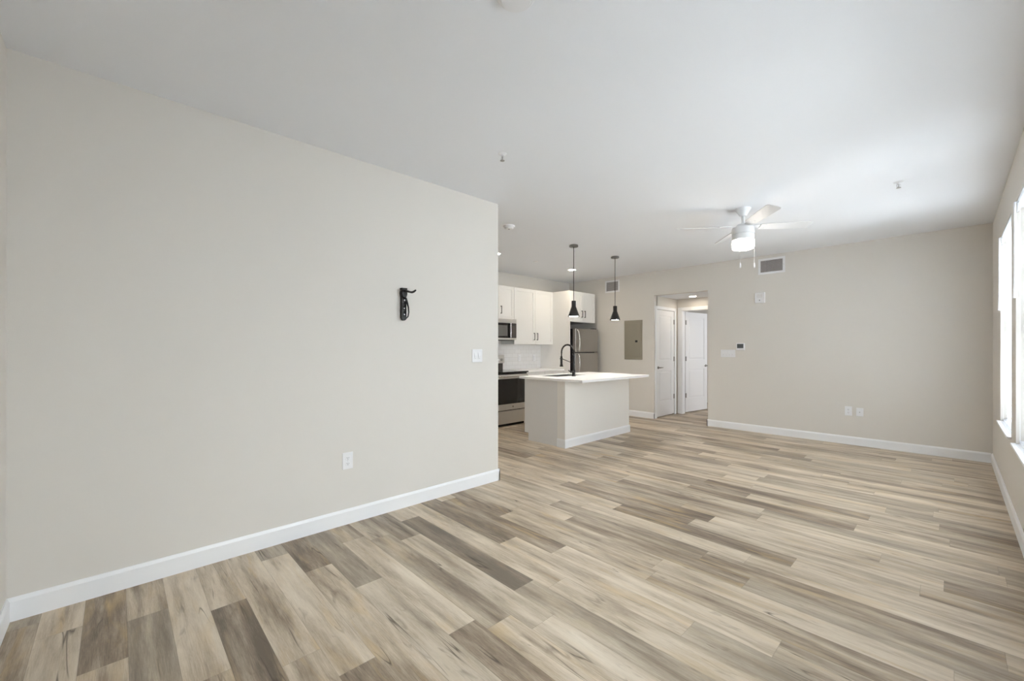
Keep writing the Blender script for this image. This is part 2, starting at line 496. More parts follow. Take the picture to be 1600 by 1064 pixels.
# ------------------------------------------------------------------ blinds in the two visible windows and in the added pair out of view
def blind(y0, y1, label, wand_y, tilt=-82):
    xa = XR + 0.008
    t = thing('window_blind', label, 'blind', (xa + 0.026, (y0 + y1) / 2, WZ0 + 0.02), group='white slatted blinds on the window wall')
    ya, yb = y0 + 0.008, y1 - 0.008
    MB().box(xa + 0.008, xa + 0.055, ya, yb, WZ1 - 0.05, WZ1 - 0.002).build('headrail', M['slat'], t, 0.002)
    MB().box(xa - 0.004, xa + 0.006, ya, yb, WZ1 - 0.078, WZ1 - 0.002).build('valance', M['slat'], t, 0.002)
    n = 28; z_top = WZ1 - 0.085; z_bot = WZ0 + 0.055
    sl = MB(); ang = math.radians(tilt)
    for k in range(n):
        z = z_top - (z_top - z_bot) * k / (n - 1)
        rings = []
        for y in (ya, yb):
            ring = []
            for u, top in [(-1, 1), (-.5, 1), (0, 1), (.5, 1), (1, 1), (1, 0), (.5, 0), (0, 0), (-.5, 0), (-1, 0)]:
                lx = u * 0.030; lz = (1 - u * u) * 0.004 + (0.0028 if top else 0)
                ring.append((xa + 0.032 + lx * math.cos(ang) - lz * math.sin(ang), y, z + lx * math.sin(ang) + lz * math.cos(ang)))
            rings.append(ring)
        sl.loft(rings)
    sl.build('slats', M['slat'], t)
    MB().box(xa + 0.008, xa + 0.056, ya, yb, WZ0 + 0.022, WZ0 + 0.038).build('bottom_rail', M['slat'], t, 0.003)
    co = MB()
    for f in (0.12, 0.5, 0.88):
        y = ya + (yb - ya) * f
        for x in (xa + 0.002, xa + 0.058):
            co.tube([(x, y, WZ0 + 0.03), (x, y, WZ1 - 0.06)], 0.0012, 6)
    co.build('ladder_cords', M['slat'], t)
    wx = xa - 0.022
    wd = MB().tube([(wx, wand_y, WZ1 - 0.03), (wx, wand_y, WZ1 - 0.60), (wx, wand_y, WZ1 - 0.63), (wx, wand_y, WZ1 - 0.71)], [0.0065, 0.0065, 0.0085, 0.0115], 10)
    wd.build('tilt_wand', M['plastic'], t, smooth=True)
    MB().tube([(wx, wand_y, WZ1 - 0.032), (xa + 0.01, wand_y, WZ1 - 0.03)], 0.004, 8).build('wand_hook', M['plastic'], t)
    return t
blind(*WIN[0], 'white slatted blind in the window nearest the far corner', 6.02)
blind(*WIN[2], 'white slatted blind in the window second nearest the camera, added out of view to shape the daylight', 3.22, -60)
blind(*WIN[3], 'white slatted blind in the window nearest the camera, added out of view to shape the daylight', 1.82, 56)
blind(*WIN[1], 'white slatted blind in the window cut off by the right edge of the photo', 4.62)

# ------------------------------------------------------------------ hall doors
def door_leaf(mb, wd, ht, th, rails):
    """leaf in local coordinates: x = 0..wd from hinge, y = 0..th (front at y=0), two recessed panels on the front"""
    st = 0.115
    ya = 0.010
    mb.box(0, wd, ya, th, 0, ht)
    mb.box(0, st, 0, ya, 0, ht).box(wd - st, wd, 0, ya, 0, ht)
    zs = [0] + [v for r in rails for v in r] + [ht]
    for a, b_ in zip(zs[0::2], zs[1::2]): mb.box(st, wd - st, 0, ya, a, b_)
    for z0, z1 in rails:   # raised field with sloped border
        x0, x1 = st + 0.022, wd - st - 0.022
        r = lambda i, y: [(x0 + i, y, z0 + 0.022 + i), (x1 - i, y, z0 + 0.022 + i), (x1 - i, y, z1 - 0.022 - i), (x0 + i, y, z1 - 0.022 - i)]
        mb.loft([r(0, ya), r(0.018, 0.004)], True, False).quad(r(0.018, 0.004))
def lever(parent, x, z, dirx, label=None):
    mb = MB().lathe([(0.026, 0.0), (0.027, -0.006), (0.020, -0.012)], (x, 0, z), 20, 'y')
    mb.lathe([(0.010, -0.010), (0.010, -0.045)], (x, 0, z), 14, 'y')
    mb.tube([(x, -0.045, z), (x + dirx * 0.03, -0.047, z), (x + dirx * 0.07, -0.045, z), (x + dirx * 0.115, -0.042, z)], [0.010, 0.009, 0.0075, 0.0065], 10)
    return mb.build('lever_handle', M['nickel'], parent, smooth=True)
def hinge(parent, x, y, z, s=1):
    mb = MB().tube([(x, y, z - 0.045), (x, y, z + 0.045)], 0.007, 10)
    mb.box(min(x, x + s * 0.03), max(x, x + s * 0.03), y - 0.001, y + 0.003, z - 0.045, z + 0.045)
    return mb.build('hinge', M['nickel'], parent)
RAILS = [(0.27, 0.86), (1.055, 1.915)]
# closet door, closed, in the hall's left wall; local x runs from the latch side to the hinges, front faces +X
wdt = CY1 - CY0
d = thing('door_1', None, None, (OXL, CY0, 0), PI / 2, local=True)
struct(d, 'closed white two panel door on the left side of the hall')
mb = MB(); door_leaf(mb, wdt - 0.006, 2.02, 0.035, RAILS)
for v in mb.bm.verts: v.co += Vector((0.003, 0.004, 0.02))
leaf = mb.build('door_leaf', M['door'], d, 0.0015)
lever(leaf, 0.06, 0.945, 1)
for z in (0.36, 1.10, 1.83): hinge(d, wdt - 0.004, -0.004, z, -1)
mb = MB().box(-0.06, -0.001, -0.014, 0, 0, CZ + 0.06).box(wdt + 0.001, wdt + 0.06, -0.014, 0, 0, CZ + 0.06).box(-0.001, wdt + 0.001, -0.014, 0, CZ + 0.001, CZ + 0.06)
mb.build('casing', M['trim'], d, 0.003)
MB().box(0, wdt, 0.042, 0.06, 0, CZ).build('stop', M['trim'], d)
# bedroom door, standing open, in the hall's end wall
dang = math.radians(82)
d = thing('door_2', None, None, (BX0 + 0.009, YH + 0.120, 0), 0, local=True)
struct(d, 'white two panel door standing open at the end of the hall')
leaf_root = d
mb = MB(); door_leaf(mb, 0.80, 2.02, 0.035, RAILS)
rot = Matrix.Rotation(dang, 4, 'Z')
for v in mb.bm.verts: v.co = rot @ (v.co + Vector((0.006, 0.0, 0.024)))
leaf = mb.build('door_leaf', M['door'], d, 0.0015)
hb = MB().lathe([(0.026, 0.0), (0.027, -0.006), (0.020, -0.012)], (0.745, 0, 0.945), 20, 'y').lathe([(0.010, -0.010), (0.010, -0.045)], (0.745, 0, 0.945), 14, 'y')
hb.tube([(0.745, -0.045, 0.945), (0.715, -0.047, 0.945), (0.675, -0.045, 0.945), (0.63, -0.042, 0.945)], [0.010, 0.009, 0.0075, 0.0065], 10)
for v in hb.bm.verts: v.co = rot @ v.co
hb.build('lever_handle', M['nickel'], leaf, smooth=True)
for z in (0.36, 1.10, 1.83):
    hm = MB().tube([(0.004, -0.004, z - 0.045), (0.004, -0.004, z + 0.045)], 0.008, 10).box(0.004, 0.036, -0.003, 0.001, z - 0.045, z + 0.045)
    for v in hm.bm.verts: v.co = rot @ v.co
    hm.build('hinge', M['nickel'], d)
o_ = Vector(d.location)
mb = MB().box(BX0 - 0.088, BX0 - 0.004, YH - 0.014, YH, 0, BZ + 0.068).box(BX0 - 0.004, BX1 + 0.004, YH - 0.014, YH, BZ + 0.004, BZ + 0.068).box(BX1 + 0.004, BX1 + 0.06, YH - 0.014, YH, 0, BZ + 0.068)
for v in mb.bm.verts: v.co -= o_
mb.build('casing', M['trim'], d, 0.003)
mb = MB().box(BX0 - 0.003, BX0 + 0.003, YH - 0.002, YH + 0.112, 0, BZ).box(BX1 - 0.003, BX1 + 0.003, YH - 0.002, YH + 0.112, 0, BZ).box(BX0 + 0.003, BX1 - 0.003, YH - 0.002, YH + 0.112, BZ - 0.005, BZ + 0.002)
for v in mb.bm.verts: v.co -= o_
mb.build('jamb', M['trim'], d)

# ------------------------------------------------------------------ kitchen cabinets (along the kitchen wall, fronts face +X)
def bar_pull(parent, x, y, z, ln=0.135):
    mb = MB().box(x + 0.022, x + 0.032, y - 0.005, y + 0.005, z - ln / 2, z + ln / 2)
    for s in (-1, 1): mb.box(x, x + 0.024, y - 0.005, y + 0.005, z + s * (ln / 2 - 0.006) - 0.006, z + s * (ln / 2 - 0.006) + 0.006)
    return mb.build('handle', M['black'], parent, 0.0015)
def shaker_door(parent, x, y0, y1, z0, z1, pull_y=None, pull_z=None, name='door', ln=0.135):
    f = 0.06; th = 0.019
    mb = MB().box(x, x + th - 0.007, y0, y1, z0, z1)
    mb.box(x, x + th, y0, y0 + f, z0, z1).box(x, x + th, y1 - f, y1, z0, z1)
    mb.box(x, x + th, y0 + f, y1 - f, z0, z0 + f).box(x, x + th, y0 + f, y1 - f, z1 - f, z1)
    o = mb.build(name, M['cab'], parent, 0.0012)
    if pull_y is not None: bar_pull(o, x + th, pull_y, pull_z, ln)
    return o
UZ0, UZ1 = 1.385, 2.422
XU = -5.479                                    # upper carcass front; door adds 19 mm
RY0, RY1 = 4.465, 5.225                        # range and microwave bay
FY0, FY1 = 6.297, 6.315                        # tall panel beside the refrigerator
t = thing('wall_cabinet', 'white two door cabinet above the microwave', 'cabinet', (XK, (RY0 + RY1) / 2, 1.835), group='white upper kitchen cabinets')
MB().box(XK, XU, RY0, RY1, 1.838, UZ1).build('carcass', M['cab'], t)
ym = (RY0 + RY1) / 2
shaker_door(t, XU, RY0 + 0.002, ym - 0.0015, 1.838, UZ1 - 0.002, ym - 0.055, 1.99)
shaker_door(t, XU, ym + 0.0015, RY1 - 0.002, 1.838, UZ1 - 0.002, ym + 0.055, 1.99)
t = thing('wall_cabinet', 'tall white two door upper cabinet above the tiled backsplash, right of the microwave', 'cabinet', (XK, 5.76, UZ0), group='white upper kitchen cabinets')
MB().box(XK, XU, RY1 + 0.003, FY0 - 0.001, UZ0, UZ1).build('carcass', M['cab'], t)
shaker_door(t, XU, RY1 + 0.005, 5.7835, UZ0, UZ1 - 0.002, 5.745, 1.533)
shaker_door(t, XU, 5.7865, FY0 - 0.004, UZ0, UZ1 - 0.002, 5.828, 1.533)
XF = -5.058
t = thing('wall_cabinet', 'deep white two door cabinet above the refrigerator', 'cabinet', (XK, 6.72, 1.825), group='white upper kitchen cabinets')
MB().box(XK, XF, FY1 + 0.001, 7.12, 1.826, UZ1).build('carcass', M['cab'], t)
shaker_door(t, XF, FY1 + 0.003, 6.7135, 1.828, UZ1 - 0.002, 6.668, 1.985)
shaker_door(t, XF, 6.7165, 7.118, 1.828, UZ1 - 0.002, 6.762, 1.985)
tag(MB().box(XK, -5.039, FY0, FY1, 0, UZ1 + 0.002).build('cabinet_end_panel', M['cab'], None, 0.001, origin=(XK, FY0, 0)), 'tall white panel standing left of the refrigerator', 'panel')
# base unit right of the range, mostly behind the island
t = thing('base_cabinet', 'white base cabinet right of the range, behind the island', 'cabinet', (-5.5, 5.76, 0))
MB().box(XK + 0.003, -5.215, RY1 + 0.006, FY0 - 0.001, 0.105, 0.878).build('carcass', M['cab'], t)
MB().box(XK + 0.003, -5.28, RY1 + 0.006, FY0 - 0.001, 0, 0.105).build('toe_kick', M['cab'], t)
for ya, yb in ((RY1 + 0.008, 5.76), (5.764, FY0 - 0.003)):
    dr = MB().box(-5.215, -5.196, ya, yb, 0.72, 0.872).build('drawer', M['cab'], t, 0.0015)
    hb = MB().box(-5.174, -5.164, (ya + yb) / 2 - 0.067, (ya + yb) / 2 + 0.067, 0.79, 0.80)
    for s in (-1, 1): hb.box(-5.196, -5.17, (ya + yb) / 2 + s * 0.06 - 0.005, (ya + yb) / 2 + s * 0.06 + 0.005, 0.79, 0.80)
    hb.build('handle', M['black'], dr)
    shaker_door(t, -5.215, ya, yb, 0.11, 0.714, yb - 0.05 if ya < 5.5 else ya + 0.05, 0.62)
tag(MB().box(XK + 0.001, -5.17, RY1 + 0.004, FY0 - 0.001, 0.879, 0.909).build('countertop', M['quartz'], None, 0.002, origin=(XK, 5.76, 0.879)), 'white countertop along the kitchen wall between range and refrigerator panel', 'countertop')
tag(MB().box(XK + 0.0005, XK + 0.010, RY0 - 0.3, FY0 - 0.0005, 0.9095, UZ0 - 0.001).build('tile_backsplash', M['tile'], None, origin=(XK, 5.5, 0.909)), 'white subway tile backsplash under the upper cabinets', 'backsplash')

# ------------------------------------------------------------------ range
t = thing('kitchen_range', 'stainless steel electric range with black glass oven door', 'stove', (-5.45, ym, 0))
XR0, XRF = XK + 0.012, -5.135
ya, yb = RY0 + 0.002, RY1 - 0.002
MB().box(XR0, XRF, ya, yb, 0.045, 0.895).build('body', M['black_plastic'], t, 0.002)
MB().box(XR0 + 0.05, XRF - 0.05, ya + 0.02, yb - 0.02, 0, 0.045).build('plinth', M['dark_void'], t)
MB().box(XR0 + 0.04, XRF + 0.045, ya - 0.001, yb + 0.001, 0.895, 0.917).build('cooktop', M['black_glass'], t, 0.005)
dr = MB().box(XRF, XRF + 0.022, ya, yb, 0.05, 0.262).build('storage_drawer', M['steel'], t, 0.003)
od = MB().box(XRF, XRF + 0.026, ya, yb, 0.278, 0.868).build('oven_door', M['steel'], t, 0.003)
MB().box(XRF + 0.026, XRF + 0.031, ya + 0.004, yb - 0.004, 0.378, 0.800).build('door_glass', M['black_glass'], od, 0.001)
MB().box(XRF + 0.031, XRF + 0.0318, ya + 0.10, yb - 0.10, 0.45, 0.735).build('viewing_window', M['dark_glass'], od)
hb = MB().tube([(XRF + 0.066, ya + 0.04, 0.838), (XRF + 0.066, yb - 0.04, 0.838)], 0.012, 12)
for y in (ya + 0.06, yb - 0.06): hb.tube([(XRF + 0.024, y, 0.838), (XRF + 0.066, y, 0.838)], 0.009, 10)
hb.build('door_handle', M['bright_steel'], od, smooth=True)
MB().lathe([(0.012, 0.0), (0.012, 0.002)], (XRF + 0.026, (ya + yb) / 2 + 0.02, 0.328), 20, 'x').build('emblem', M['dark_panel'], od)
# backguard with sloping face
bgx = XR0
bk = MB().prism([(bgx, 1.035), (bgx + 0.085, 1.035), (bgx + 0.062, 1.19), (bgx, 1.19)], ya, yb, 'y').build('backguard', M['steel'], t, 0.003)
MB().box(bgx, bgx + 0.055, ya + 0.003, yb - 0.02, 0.917, 1.035).build('backguard_base', M['dark_panel'], t)
tilt = lambda z: bgx + 0.085 - (z - 1.035) * (0.023 / 0.155)
for y in (yb - 0.075, yb - 0.155, ya + 0.075, ya + 0.155):
    MB().lathe([(0.024, 0.0), (0.021, 0.022), (0.017, 0.024)], (tilt(1.10) , y, 1.10), 20, 'x').build('control_knob', M['bright_steel'], bk, smooth=True)
MB().box(tilt(1.10) - 0.004, tilt(1.10) + 0.003, (ya + yb) / 2 - 0.12, (ya + yb) / 2 + 0.12, 1.07, 1.14).build('clock_display', M['black_glass'], bk)
for (x, y, r) in ((-5.30, ya + 0.19, .10), (-5.30, yb - 0.19, .08), (-5.56, ya + 0.19, .075), (-5.56, yb - 0.19, .095)):
    MB().lathe([(r, 0.9171), (r, 0.9174), (r - 0.006, 0.9174), (r - 0.006, 0.9171)], (x, y, 0), 32, 'z', False).build('burner_ring', M['dark_panel'], t)

# ------------------------------------------------------------------ microwave
t = thing('microwave', 'stainless steel microwave hung over the range', 'microwave', (-5.6, ym, 1.45))
MF = -5.415
MB().box(XK + 0.011, MF, RY0 + 0.002, RY1 - 0.002, 1.462, 1.834).build('body', M['dark_panel'], t, 0.002)
MB().box(MF, MF + 0.022, RY0 + 0.002, RY1 - 0.002, 1.758, 1.834).build('vent_strip', M['steel'], t, 0.003)
dd = MB().box(MF, MF + 0.020, RY0 + 0.002, RY1 - 0.142, 1.496, 1.755).build('door', M['black_glass'], t, 0.003)
MB().box(MF + 0.020, MF + 0.0212, RY0 + 0.06, RY1 - 0.225, 1.525, 1.715).build('window_mesh', M['grey_window'], dd)
hb = MB().tube([(MF + 0.045, RY1 - 0.165, 1.50), (MF + 0.048, RY1 - 0.165, 1.625), (MF + 0.045, RY1 - 0.165, 1.75)], 0.011, 12)
for z in (1.515, 1.735): hb.tube([(MF + 0.018, RY1 - 0.165, z), (MF + 0.045, RY1 - 0.165, z)], 0.008, 8)
hb.build('handle', M['bright_steel'], dd, smooth=True)
pn = MB().box(MF, MF + 0.020, RY1 - 0.139, RY1 - 0.002, 1.496, 1.755).build('control_panel', M['dark_panel'], t, 0.002)
MB().box(MF + 0.020, MF + 0.0208, RY1 - 0.105, RY1 - 0.045, 1.715, 1.74).build('clock_display', M['screen'], pn)
MB().box(MF, MF + 0.022, RY0 + 0.002, RY1 - 0.002, 1.462, 1.493).build('bottom_strip', M['steel'], t, 0.003)
MB().box(XK + 0.05, MF - 0.03, RY0 + 0.05, RY1 - 0.05, 1.452, 1.462).build('grease_filter', M['black_plastic'], t)

# ------------------------------------------------------------------ refrigerator
t = thing('refrigerator', 'stainless steel top freezer refrigerator with black sides', 'refrigerator', (-5.4, 6.76, 0))
ry0, ry1 = 6.385, 7.115
MB().box(XK + 0.03, -5.045, ry0, ry1, 0.03, 1.69).build('body', M['black_plastic'], t, 0.004)
MB().box(XK + 0.05, -5.07, ry0 + 0.03, ry1 - 0.03, 0, 0.03).build('base_grille', M['dark_void'], t)
for nm, z0, z1 in (('freezer_door', 1.236, 1.694), ('fridge_door', 0.06, 1.220)):
    dd = MB().box(-5.040, -4.962, ry0 - 0.002, ry1 + 0.002, z0, z1).build(nm, M['fridge_steel'], t, 0.008, seg=3)
    if z0 > 1: zz = [1.26, 1.30, 1.40, 1.52, 1.61, 1.655]; xx = [.028, .048, .056, .050, .036, .016]
    else: zz = [0.80, 0.845, 0.94, 1.06, 1.16, 1.195]; xx = [.016, .036, .050, .056, .048, .028]
    hm = MB().tube([(-4.962 + x, ry0 + 0.055, z) for x, z in zip(xx, zz)], [0.011, 0.0125, 0.013, 0.013, 0.0125, 0.011], 12)
    for k in (0, -1): hm.tube([(-4.964, ry0 + 0.055, zz[k]), (-4.962 + xx[k], ry0 + 0.055, zz[k])], 0.011, 10)
    hm.build('handle', M['bright_steel'], dd, smooth=True)
MB().box(-5.09, -4.99, ry1 - 0.09, ry1 - 0.01, 1.694, 1.712).build('hinge_cover', M['black_plastic'], t, 0.003)

# ------------------------------------------------------------------ island
t = thing('kitchen_island', 'white kitchen island base with painted back and baseboard', 'island', (-3.8, 5.04, 0))
IX0, IX1, IY0, IY1 = -4.232, -3.483, 4.262, 5.822
MB().box(IX0 + 0.02, IX1 - 0.131, IY0 + 0.019, IY1 - 0.019, 0.105, 0.8).box(IX0 + 0.08, IX1 - 0.131, IY0 + 0.019, IY1 - 0.019, 0, 0.105).build('cabinet_body', M['cab'], t)
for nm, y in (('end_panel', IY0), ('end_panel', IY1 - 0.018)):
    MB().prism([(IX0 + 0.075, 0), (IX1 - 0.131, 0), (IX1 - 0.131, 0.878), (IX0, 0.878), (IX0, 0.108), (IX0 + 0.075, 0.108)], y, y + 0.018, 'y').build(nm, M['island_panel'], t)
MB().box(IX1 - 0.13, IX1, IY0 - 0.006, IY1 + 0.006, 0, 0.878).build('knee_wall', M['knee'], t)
mb = MB()
for a in (0,):
    mb.prism([(IX1 + p[0], p[1]) for p in base_profile(1)], IY0 - 0.006 - BT, IY1 + 0.006 + BT, 'y')
    mb.prism([(IY0 - 0.006 + p[0], p[1]) for p in base_profile(-1)], IX1 - 0.13, IX1, 'x')
    mb.prism([(IY1 + 0.006 + p[0], p[1]) for p in base_profile(1)], IX1 - 0.13, IX1, 'x')
mb.build('baseboard', M['trim'], t)
MB().box(IX1 - 0.10, IX1 + 0.012, IY0 - 0.018, IY1 + 0.018, 0.836, 0.878).build('support_cap', M['knee'], t, 0.002)
for ya, yb in ((IY0 + 0.02, 4.64), (4.644, 5.04), (5.044, 5.43), (5.434, IY1 - 0.02)):
    th = 0.019
    mb = MB().box(IX0, IX0 + th, ya, yb, 0.11, 0.872)
    dd = mb.build('door', M['cab'], t, 0.0015)
# worktop with a cut-out for the sink
CX0, CX1, CYa, CYb, CT0, CT1 = -4.268, -3.152, 4.186, 5.845, 0.879, 0.910
SX0, SX1, SY0, SY1 = -4.17, -3.80, 4.48, 5.16
mb = MB().box(CX0, SX0, CYa, CYb, CT0, CT1).box(SX1, CX1, CYa, CYb, CT0, CT1).box(SX0, SX1, CYa, SY0, CT0, CT1).box(SX0, SX1, SY1, CYb, CT0, CT1)
bmesh.ops.remove_doubles(mb.bm, verts=mb.bm.verts[:], dist=1e-5)
o = mb.build('island_countertop', M['quartz'], None, origin=(-3.7, 5.0, CT0))
tag(o, 'white quartz countertop overhanging the kitchen island', 'countertop')
t = thing('kitchen_sink', 'steel undermount sink sunk into the island countertop', 'sink', (-3.985, 4.82, 0.80))
mb = MB(); w = 0.008
a, b_, c_, d_ = SX0 + 0.001, SX1 - 0.001, SY0 + 0.001, SY1 - 0.001
mb.box(a, a + 0.004, c_, d_, 0.802, 0.902).box(b_ - 0.004, b_, c_, d_, 0.802, 0.902).box(a, b_, c_, c_ + 0.004, 0.802, 0.902).box(a, b_, d_ - 0.004, d_, 0.802, 0.902)
mb.box(a, b_, c_, d_, 0.8005, 0.804).build('basin', M['sink'], t)
MB().lathe([(0.045, 0.804), (0.045, 0.807), (0.02, 0.806)], (-3.985, 4.82, 0), 20).build('drain', M['bright_steel'], t)
# faucet: spring neck, pull-down head, docking arm
fx, fy, fz = -3.733, 4.756, CT1
t = thing('kitchen_faucet', 'tall black spring neck faucet on the island countertop', 'faucet', (fx, fy, fz))
MB().lathe([(0.030, 0.0), (0.030, 0.012), (0.023, 0.016), (0.023, 0.085), (0.020, 0.09)], (fx, fy, fz), 24).build('base', M['black'], t, smooth=True)
MB().tube([(fx + 0.02, fy - 0.012, fz + 0.06), (fx - 0.02, fy - 0.05, fz + 0.065), (fx - 0.035, fy - 0.075, fz + 0.085)], [0.012, 0.008, 0.007], 10).build('lever', M['black'], t, smooth=True)
MB().tube([(fx, fy, fz + 0.08), (fx, fy, fz + 0.30)], 0.0165, 14).build('column', M['black'], t, smooth=True)
R_ = 0.112
arc = [(fx, fy, fz + 0.30), (fx, fy, fz + 0.335)]
for k in range(13):
    a = PI * k / 12
    arc.append((fx - R_ + R_ * math.cos(a), fy, fz + 0.345 + R_ * 0.95 * math.sin(a)))
arc += [(fx - 2 * R_, fy, fz + 0.325), (fx - 2 * R_ - 0.002, fy, fz + 0.275)]
MB().tube(arc, 0.009, 10).build('hose', M['black'], t, smooth=True)
# coil
pts = []
dense = []
for p, q in zip(arc[:-2], arc[1:-1]):
    for s in range(8):
        dense.append(Vector(p).lerp(Vector(q), s / 8))
for i, p in enumerate(dense):
    tt = (dense[min(i + 1, len(dense) - 1)] - dense[max(0, i - 1)]).normalized()
    n1 = Vector((0, 1, 0)); n2 = tt.cross(n1)
    a = i * 1.35
    pts.append(p + (n1 * math.cos(a) + n2 * math.sin(a)) * 0.0135)
MB().tube(pts, 0.0028, 6).build('spring', M['black'], t, smooth=True)
hx = fx - 2 * R_ - 0.002
MB().lathe([(0.013, 0.285), (0.017, 0.27), (0.017, 0.17), (0.021, 0.155), (0.026, 0.135), (0.024, 0.13)], (hx, fy, fz), 20).build('spray_head', M['black'], t, smooth=True)
MB().tube([(fx, fy, fz + 0.175), (fx - 0.06, fy, fz + 0.20), (hx + 0.014, fy, fz + 0.245)], 0.0055, 8).tube([(hx + 0.024 * math.cos(a), fy + 0.024 * math.sin(a), fz + 0.245) for a in [PI * 2 * k / 16 for k in range(17)]], 0.004, 6).build('docking_arm', M['black'], t, smooth=True)

# ------------------------------------------------------------------ pendants
def pendant(x, y):
    t = thing('pendant_lamp', 'black cone pendant lamp over the near end of the island', 'lamp', (x, y, H), group='black cone pendants over the island')
    MB().lathe([(0.058, H), (0.063, H - 0.006), (0.063, H - 0.022), (0.058, H - 0.026), (0.008, H - 0.027)], (x, y, 0), 32).build('canopy', M['canopy'], t, smooth=True)
    MB().tube([(x, y, H - 0.025), (x, y, 1.965)], 0.0045, 8).build('stem', M['black'], t)
    sh = MB()
    prof = [(0.004, 1.972), (0.029, 1.968), (0.031, 1.962), (0.031, 1.888), (0.036, 1.876), (0.080, 1.757), (0.082, 1.748), (0.079, 1.748), (0.076, 1.757), (0.033, 1.874), (0.028, 1.885), (0.028, 1.955), (0.004, 1.960)]
    sh.lathe(prof, (x, y, 0), 40, 'z', False).build('shade', M['shade_black'], t, smooth=True)
    MB().lathe([(0.012, 1.875), (0.028, 1.855), (0.034, 1.825), (0.028, 1.795), (0.012, 1.778), (0.002, 1.775)], (x, y, 0), 20).build('bulb', M['bulb'], t, smooth=True)
    MB().lathe([(0.0740, 1.760), (0.0755, 1.755), (0.002, 1.7535)], (x, y, 0), 32).build('diffuser', M['bulb'], t, smooth=True)
    return t
p1 = pendant(-3.61, 4.60)
dup(p1, (-3.615, 5.64, H), 0, 'black cone pendant lamp over the far end of the island')

# ------------------------------------------------------------------ recessed lights
def downlight(x, y, z, label, lens):
    t = thing('recessed_light', label, 'light', (x, y, z), group='recessed ceiling lights')
    MB().lathe([(0.080, z), (0.078, z - 0.005), (0.063, z - 0.006), (0.060, z - 0.001)], (x, y, 0), 36, 'z', False).build('trim_ring', M['plastic'], t, smooth=True)
    MB().lathe([(0.061, z - 0.001), (0.061, z - 0.003), (0.002, z - 0.0035)], (x, y, 0), 32).build('lens', M[lens], t)
    return t
downlight(-4.735, 4.155, H, 'round recessed ceiling light beside the end of the left wall', 'lens_warm')
downlight(-4.76, 6.012, H, 'round recessed kitchen ceiling light seen behind the nearer pendant stem', 'lens_warm')
downlight(-3.36, 7.875, HZ, 'round recessed light in the low hall ceiling', 'lens_hall')

# ------------------------------------------------------------------ smoke detectors, sprinklers
def detector(x, y, r, label):
    t = thing('smoke_detector', label, 'smoke detector', (x, y, H))
    MB().lathe([(r, H), (r, H - 0.012), (r * .93, H - 0.018)], (x, y, 0), 36).build('base', M['plastic'], t, smooth=True)
    MB().lathe([(r * .80, H - 0.017), (r * .80, H - 0.022), (r * .78, H - 0.026), (r * .68, H - 0.034), (r * .5, H - 0.037), (r * .2, H - 0.038)], (x, y, 0), 36).build('cover', M['plastic'], t, smooth=True)
    MB().lathe([(r * .16, H - 0.037), (r * .14, H - 0.040)], (x, y, 0), 16).build('test_button', M['plastic_grey'], t)
    return t
detector(-3.56, 3.325, 0.068, 'round white smoke detector on the ceiling beside the end of the left wall')
t = thing('ceiling_speaker', 'white round ceiling disc cut off by the top edge of the photo', 'ceiling device', (-1.213, 1.172, H))
MB().lathe([(0.078, H), (0.078, H - 0.010), (0.070, H - 0.018)], (-1.213, 1.172, 0), 40).build('rim', M['plastic'], t, smooth=True)
MB().lathe([(0.064, H - 0.017), (0.058, H - 0.026), (0.004, H - 0.028)], (-1.213, 1.172, 0), 40).build('face', M['plastic'], t, smooth=True)
def sprinkler(x, y, label):
    t = thing('fire_sprinkler', label, 'sprinkler', (x, y, H), group='pendent fire sprinklers')
    MB().lathe([(0.034, H), (0.033, H - 0.004), (0.018, H - 0.010), (0.015, H - 0.012)], (x, y, 0), 28).build('escutcheon', M['plastic'], t, smooth=True)
    mb = MB().lathe([(0.010, H - 0.01), (0.010, H - 0.022)], (x, y, 0), 14)
    for s in (-1, 1): mb.tube([(x + s * 0.009, y, H - 0.02), (x + s * 0.013, y, H - 0.035), (x, y, H - 0.052)], 0.0028, 8)
    mb.build('frame', M['plastic'], t)
    MB().tube([(x, y, H - 0.022), (x, y, H - 0.05)], 0.0028, 8).build('glass_bulb', M['brass'], t)
    MB().lathe([(0.017, H - 0.052), (0.017, H - 0.0535), (0.003, H - 0.055)], (x, y, 0), 20).build('deflector', M['brass'], t)
    return t
s1 = sprinkler(-2.274, 2.057, 'small white fire sprinkler on the ceiling near the left wall')
dup(s1, (-0.315, 4.877, H), 0, 'small white fire sprinkler on the ceiling between fan and window wall')
tag(MB().lathe([(0.040, H), (0.040, H - 0.004), (0.036, H - 0.006)], (-4.715, 5.005, 0), 28).build('sprinkler_cover', M['plastic'], None, smooth=True, origin=(-4.715, 5.005, H)), 'flat round cover plate on the kitchen ceiling', 'sprinkler')

# ------------------------------------------------------------------ ceiling fan
fx, fy = -1.472, 4.658
t = thing('ceiling_fan', 'white four blade ceiling fan with a lit drum light', 'fan', (fx, fy, H))
c = (fx, fy, 0)
MB().lathe([(0.072, H), (0.072, H - 0.008), (0.066, H - 0.02), (0.036, H - 0.07), (0.030, H - 0.078)], c, 36).build('canopy', M['fan_white'], t, smooth=True)
MB().tube([(fx, fy, H - 0.07), (fx, fy, 2.565)], 0.0135, 16).build('downrod', M['fan_white'], t, smooth=True)
MB().lathe([(0.030, 2.585), (0.058, 2.575), (0.062, 2.555), (0.062, 2.545)], c, 36).build('yoke_cover', M['fan_white'], t, smooth=True)
MB().lathe([(0.085, 2.548), (0.102, 2.540), (0.104, 2.53), (0.104, 2.478), (0.098, 2.474)], c, 40).build('motor_housing', M['fan_white'], t, smooth=True)
MB().lathe([(0.096, 2.475), (0.103, 2.470), (0.103, 2.416), (0.096, 2.414)], c, 40).build('switch_housing', M['fan_white'], t, smooth=True)
